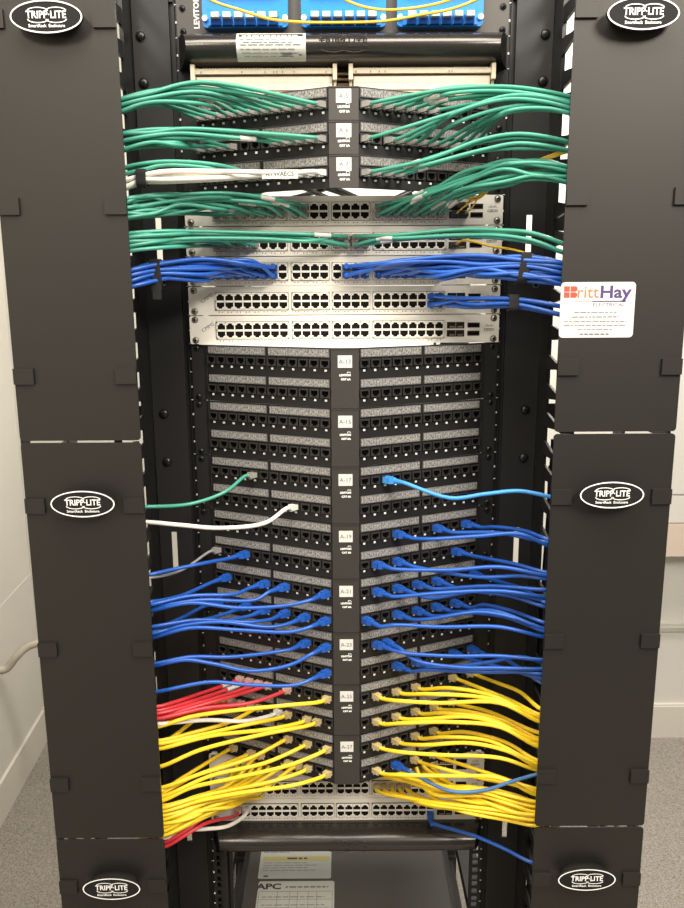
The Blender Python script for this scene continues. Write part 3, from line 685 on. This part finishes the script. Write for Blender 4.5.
# -- yellow: right half
for a in [(25, 0, 376, [(400, 701), (440, 703), (500, 703)], 722), (25, 0, 397, [(430, 694), (480, 697), (515, 706)], 719), (25, 0, 415, [(450, 688), (490, 695)], 717), (25, 0, 452, [(480, 688), (510, 700)], 715), (25, 0, 473, [(495, 682), (520, 692)], 709),
          (25, 1, 376, [(405, 723), (450, 722), (500, 727)], 747), (25, 1, 396, [(425, 719), (470, 717), (510, 728)], 744), (25, 1, 415, [(445, 713), (490, 719)], 741), (25, 1, 434, [(465, 711), (505, 721)], 739), (25, 1, 455, [(490, 712)], 733),
          (27, 0, 377, [(400, 752), (440, 755), (500, 758)], 770), (27, 0, 397, [(425, 745), (470, 743), (510, 752)], 767), (27, 0, 415, [(445, 737), (490, 741)], 764), (27, 0, 434, [(465, 732), (505, 742)], 761),
          (27, 1, 376, [(400, 775), (450, 776), (500, 778)], 795), (27, 1, 415, [(440, 768), (480, 778), (515, 785)], 792), (27, 1, 434, [(460, 764), (500, 777)], 789)]:
    single('yellow', *a)
single('steel', 27, 1, 395, [(420, 783), (450, 791), (485, 790), (510, 782)], 774, Yex=-165)
bundle('yellow', [(29, r, c) for c in (16, 17, 18, 19, 20, 21, 22, 23) for r in (0, 1)], R_, [(440, 784, 800, -100), (480, 788, 806, -125), (510, 796, 812, -140)], (802, 818), True, jit=2)
bundle('yellow', [(30, 0, c) for c in (16, 17, 18, 19, 20)], R_, [(420, 800, 806, -95), (460, 806, 812, -125), (500, 810, 818, -140)], (815, 826), True, jit=1.5, Yex=-160)
single('blue', 31, 1, 438, [(475, 836), (505, 849)], 863, True, s=R_)
# -- yellow fibre leads
def fibre(pts, label, plugp=None, r=1.3):
    ob = MB().tube(smooth_path(pts, 8), r, 6).build('fibre_lead', 'fibre'); tag(ob, label, 'cable', 'yellow fibre leads')
    if plugp is not None:
        p = Vector(plugp); MB().box(p.x-6, p.x+6, -30, SWF-1, p.z-4, p.z+4).box(p.x-3, p.x+3, -40, -30, p.z-2, p.z+2, 1).build('connector', ['ink', 'ink'], ob)
for i, (x, z) in enumerate(((167, 17), (180, 17), (167, 29.5), (180, 29.5))):
    p = Vector((x, SWF, zt(8)-z))
    fibre([p+Vector((0, -36, 0)), p+Vector((6, -56, 6)), inv(478+i, 199-i*2, -85), inv(498+i, 182-i*2, -110), inv(525, 166-i, -118), inv(548, 156+i, -122), inv(566, 150+i, -125), inv(576, 152, -110)],
          'yellow fibre lead in topmost pale switch, %s uplink' % ('upper left', 'upper right', 'lower left', 'lower right')[i], p)
p = Vector((167, SWF, zt(9)-29.5))
fibre([p+Vector((0, -36, 0)), p+Vector((10, -60, 4)), inv(490, 246, -80), inv(515, 250, -115), inv(545, 259, -140), inv(562, 262, -150), inv(574, 268, -140)], 'yellow fibre lead in second pale switch from top', p, 1.7)
for i, (pts, lab) in enumerate((([(196, -8), (215, 2), (240, 10), (270, 19), (300, 22), (345, 22.5), (385, 21), (420, 15), (455, 8), (490, -6)], 'long yellow fibre lead sagging across the blue adapter plates'),
                   ([(330, -10), (352, 3), (378, 9.5), (405, 9), (440, 3), (470, -8)], 'short yellow fibre lead looping above the middle blue adapter plate'))):
    fibre([inv(x, y, -48-4*i) for x, y in pts], lab, None, 1.9)
# ------------------------------------------------------------------ straps
def strap(px, y0, y1, Y, dep, label, wd=12, tilt=0, tailz=0):
    a, b = inv(px, y0, Y), inv(px, y1, Y); zc = (a.z+b.z)/2; h = (a.z-b.z)/2+1; d = dep/2+2; cx = a.x
    o = rounded(-d-1.6, d+1.6, -h-1.6, h+1.6, min(d, h)*.8); q = rounded(-d, d, -h, h, min(d, h)*.8); n = len(o); m = MB()
    def pt(p, x): return (cx+x+tilt*p[1], Y+p[0], zc+p[1])
    v = [pt(p, -wd/2) for p in o]+[pt(p, wd/2) for p in o]+[pt(p, -wd/2) for p in q]+[pt(p, wd/2) for p in q]; fs = []
    for i in range(n):
        j = (i+1) % n; fs += [[i, j, n+j, n+i], [2*n+j, 2*n+i, 3*n+i, 3*n+j], [j, i, 2*n+i, 2*n+j], [n+i, n+j, 3*n+j, 3*n+i]]
    m.add(v, fs)
    if tailz: m.box(cx-wd/2, cx+wd/2, Y-d-1, Y-d+1, zc-h-tailz, zc-h+4).box(cx-wd/2+2, cx+wd/2-1, Y-d-3, Y-d+2, zc-h-tailz-12, zc-h-tailz, 0)
    tag(m.build('cable_strap', 'strap'), label, 'strap', 'black hook-and-loop straps')
strap(157, 261, 284, -125, 20, 'black hook-and-loop strap around the left blue bundle', 14, -.1, 8)
strap(523, 254, 282, -130, 22, 'black hook-and-loop strap around the thick right blue bundle', 14, .15)
strap(513, 296, 309.5, -118, 14, 'black hook-and-loop strap around the four blue cables', 14)
strap(142, 171, 186, -150, 13, 'black hook-and-loop strap around the white cables at panel A-7', 13)
# ------------------------------------------------------------------ black cords inside the managers and behind the panels; cords added behind the left rail
for s in (-1, 1):
    for i in range(5):
        x, y = 327+13*(i % 3)+random.uniform(-3, 3), -30+14*(i//2); top_ = (-150, -250, -330, -420, -200)[i]
        P = [(s*(x+random.uniform(-5, 5)), y+random.uniform(-4, 4), z) for z in range(top_, -1400, -130)]
        c = MB().tube(smooth_path(P, 4), 5.5, 8).build('black_cord', 'blackj')
        tag(c, 'black power cord running down inside the %s cable manager' % SIDE[s], 'cord', 'black cords inside the %s manager' % SIDE[s])
for i, (x0_, x1_, z_, y_) in enumerate(((-150, 40, zt(8)+6, 60), (-90, 110, zt(8)+16, 75), (-30, 190, zt(8)+4, 70), (-210, 60, zt(8)+20, 85), (20, 200, zt(8)+14, 90))):
    P = [(x0_+(x1_-x0_)*f, y_+random.uniform(-8, 8), z_+18*math.sin(f*5+i)) for f in (0, .2, .4, .6, .8, 1)]
    c = MB().tube(smooth_path(P, 6), 4, 8).build('rear_cable', 'blackj')
    tag(c, 'black cable glimpsed behind panel A-7 above the topmost switch', 'cable', 'black cables behind the panels')
for i in range(3):
    c = MB().tube(smooth_path([(-236+8*i, 26+8*i, z) for z in range(-860, -1480, -120)], 3), 6, 8).build('black_cord', 'blackj')  # unseen cords, added so the rail holes look dark
    tag(c, 'added black cord darkening the holes of the lower left mounting rail', 'cord', 'added black cords behind the left rail')
# ------------------------------------------------------------------ vertical managers (after the bundles, so fingers keep clear)
manager(-1); manager(1)
# ------------------------------------------------------------------ contractor's sticker on the right cover
def contractor_card():
    x0, x1, z0, z1 = 283, 381, 19, 91; y = CY-.2; m = MB().prism(rounded(x0, x1, z0, z1, 5), y-.5, y, 'y'); Y = y-.7
    t = m.build('contractor_sticker', 'label')
    # square window emblem forming the B
    g = MB(); bx, bz = x0+4, z1-5
    for i in range(2):
        for j in range(2):
            a, b = bx+i*8.6, bz-7.8*(j+1)+.6
            if i == 0: g.box(a, a+7.6, Y, Y+.2, b, b+7)
            else:
                pl = [(a, b), (a+7, b), (a+9, b+2), (a+9, b+5), (a+7, b+7), (a, b+7)]; g.prism(pl, Y, Y+.2, 'y')
    g.build('emblem', 'orange', t)
    def fit(mb, t, size, xa, xb, zc, bold):
        vs, _ = text_geo(t, size, bold, 'LEFT'); lo = min(v.x for v in vs); hi = max(v.x for v in vs); k = (xb-xa)/(hi-lo)
        return text(mb, t, size, (xa-lo*k, Y, zc), 0, bold, align='LEFT', sx=k)
    fit(MB(), 'ritt', 22, x0+22, x0+50, z1-13.5, .1).build('lettering', 'peach', t)
    v = fit(MB(), 'Hay', 22, x0+52, x1-5, z1-13.5, .6).box(x0+42, x1-12, Y, Y+.2, z1-25.5, z1-24); fit(v, 'ELECTRICAL', 6, x0+43, x1-13, z1-29.5, 0)
    v.build('lettering', 'violet', t)
    MB().box(x0+18, x0+42, Y, Y+.2, z1-24.8, z1-24.2).build('rule', 'peach', t)
    q = MB()
    for zz, wd, h in ((z1-39, 56, 1.1), (z1-45, 62, 1.4), (z1-51, 82, 1.1), (z1-56, 82, 1.1), (z1-61.5, 46, 1.1), (z1-67.5, 38, 2.0)):
        x = (x0+x1)/2-wd/2-2; e = x+wd
        while x < e: L = random.uniform(3, 9); q.box(x, min(x+L, e), Y, Y+.2, zz-h/2, zz+h/2); x += L+1.4
    q.build('fine_print', 'lightink', t)
    tag(t, 'white contractor sticker with orange and violet lettering on the right cover', 'sticker')
contractor_card()
# ------------------------------------------------------------------ battery unit at the bottom
def ups():
    zt_ = -1150; t = empty('battery_unit', (0, 330, zt_-130))
    MB().prism([(-216, zt_-130), (216, zt_-130), (216, zt_-4), (212, zt_), (-212, zt_), (-216, zt_-4)], 10, 680, 'y').build('case', 'ups', t)
    MB().box(-216, 216, 0, 10, zt_-128, zt_-2).build('front_bezel', 'panel', t)
    for s in (-1, 1):
        a, b = sorted((s*219, s*244)); MB().box(a, b, 8, 690, zt_-136, zt_-100).build('support_rail', 'frame', t)
    def g(px, py):
        d = FW+(px-342)/FPX*R2+(454-py)/FPX*U2; return CAM+d*((zt_-CAM.z)/d.z)
    def sheet(p0, p1, name, base):
        x0, x1, y0, y1 = p0.x, p1.x, p1.y, p0.y
        return MB().prism([(x0+3, y0), (x1-3, y0), (x1, y0+3), (x1, y1-3), (x1-3, y1), (x0+3, y1), (x0, y1-3), (x0, y0+3)], zt_, zt_+.4, 'z'), x0, x1, y0, y1
    m, x0, x1, y0, y1 = sheet(g(262.5, 844), g(331, 878.5), 'a', 0); z = zt_+.45
    w_, h_ = x1-x0, y1-y0
    m.box(x0+6, x1-4, y0+h_*.5, y0+h_*.62, z, z+.1, 1)
    def row(yy, xa, xb, hh, mm, seg=(8, 22)):
        x = xa
        while x < xb: L = random.uniform(*seg); m.box(x, min(x+L, xb), yy, yy+hh, z+.1, z+.2, mm); x += L+3
    for k, f in enumerate((.93, .88, .83, .78, .73)): row(y0+h_*f, x0+6, x0+w_*(.25 if k < 4 else .4), 2.2, 2)
    row(y0+h_*.54, x0+w_*.38, x0+w_*.66, 5, 3)
    for f in (.43, .36, .29, .22): row(y0+h_*f, x0+8, x1-w_*random.uniform(.12, .4), 1.6, 2)
    row(y0+h_*.05, x0+12, x0+22, 4, 3)
    m.build('warning_label', ['paper', 'ystripe', 'lightink', 'ink'], t)
    m, x0, x1, y0, y1 = sheet(g(259, 881.5), g(334, 924), 'b', 0); w_, h_ = x1-x0, y1-y0
    text(m, 'APC', 22, (x0+w_*.14, y1-16, z+.1), 1, .8, (1, 0, 0), (0, 1, 0), sx=1.25)
    row(y1-19, x0+w_*.36, x0+w_*.92, 4, 2, (5, 16))
    for k in range(5): yy = y1-30-k*22; m.box(x0+6, x1-6, yy, yy+.8, z+.1, z+.2, 2)
    for f in (.02, .26, .42, .52, .66, .77, .97): m.box(x0+w_*f, x0+w_*f+.8, y0+4, y1-30, z+.1, z+.2, 2)
    for k in range(4): row(y1-46-k*22, x0+10, x1-20, 2, 2, (6, 18))
    m.build('rating_label', ['paper2', 'ink', 'lightink'], t)
    tag(t, 'dark battery backup unit with two printed labels on top, under the bottom duct', 'battery unit')
ups()
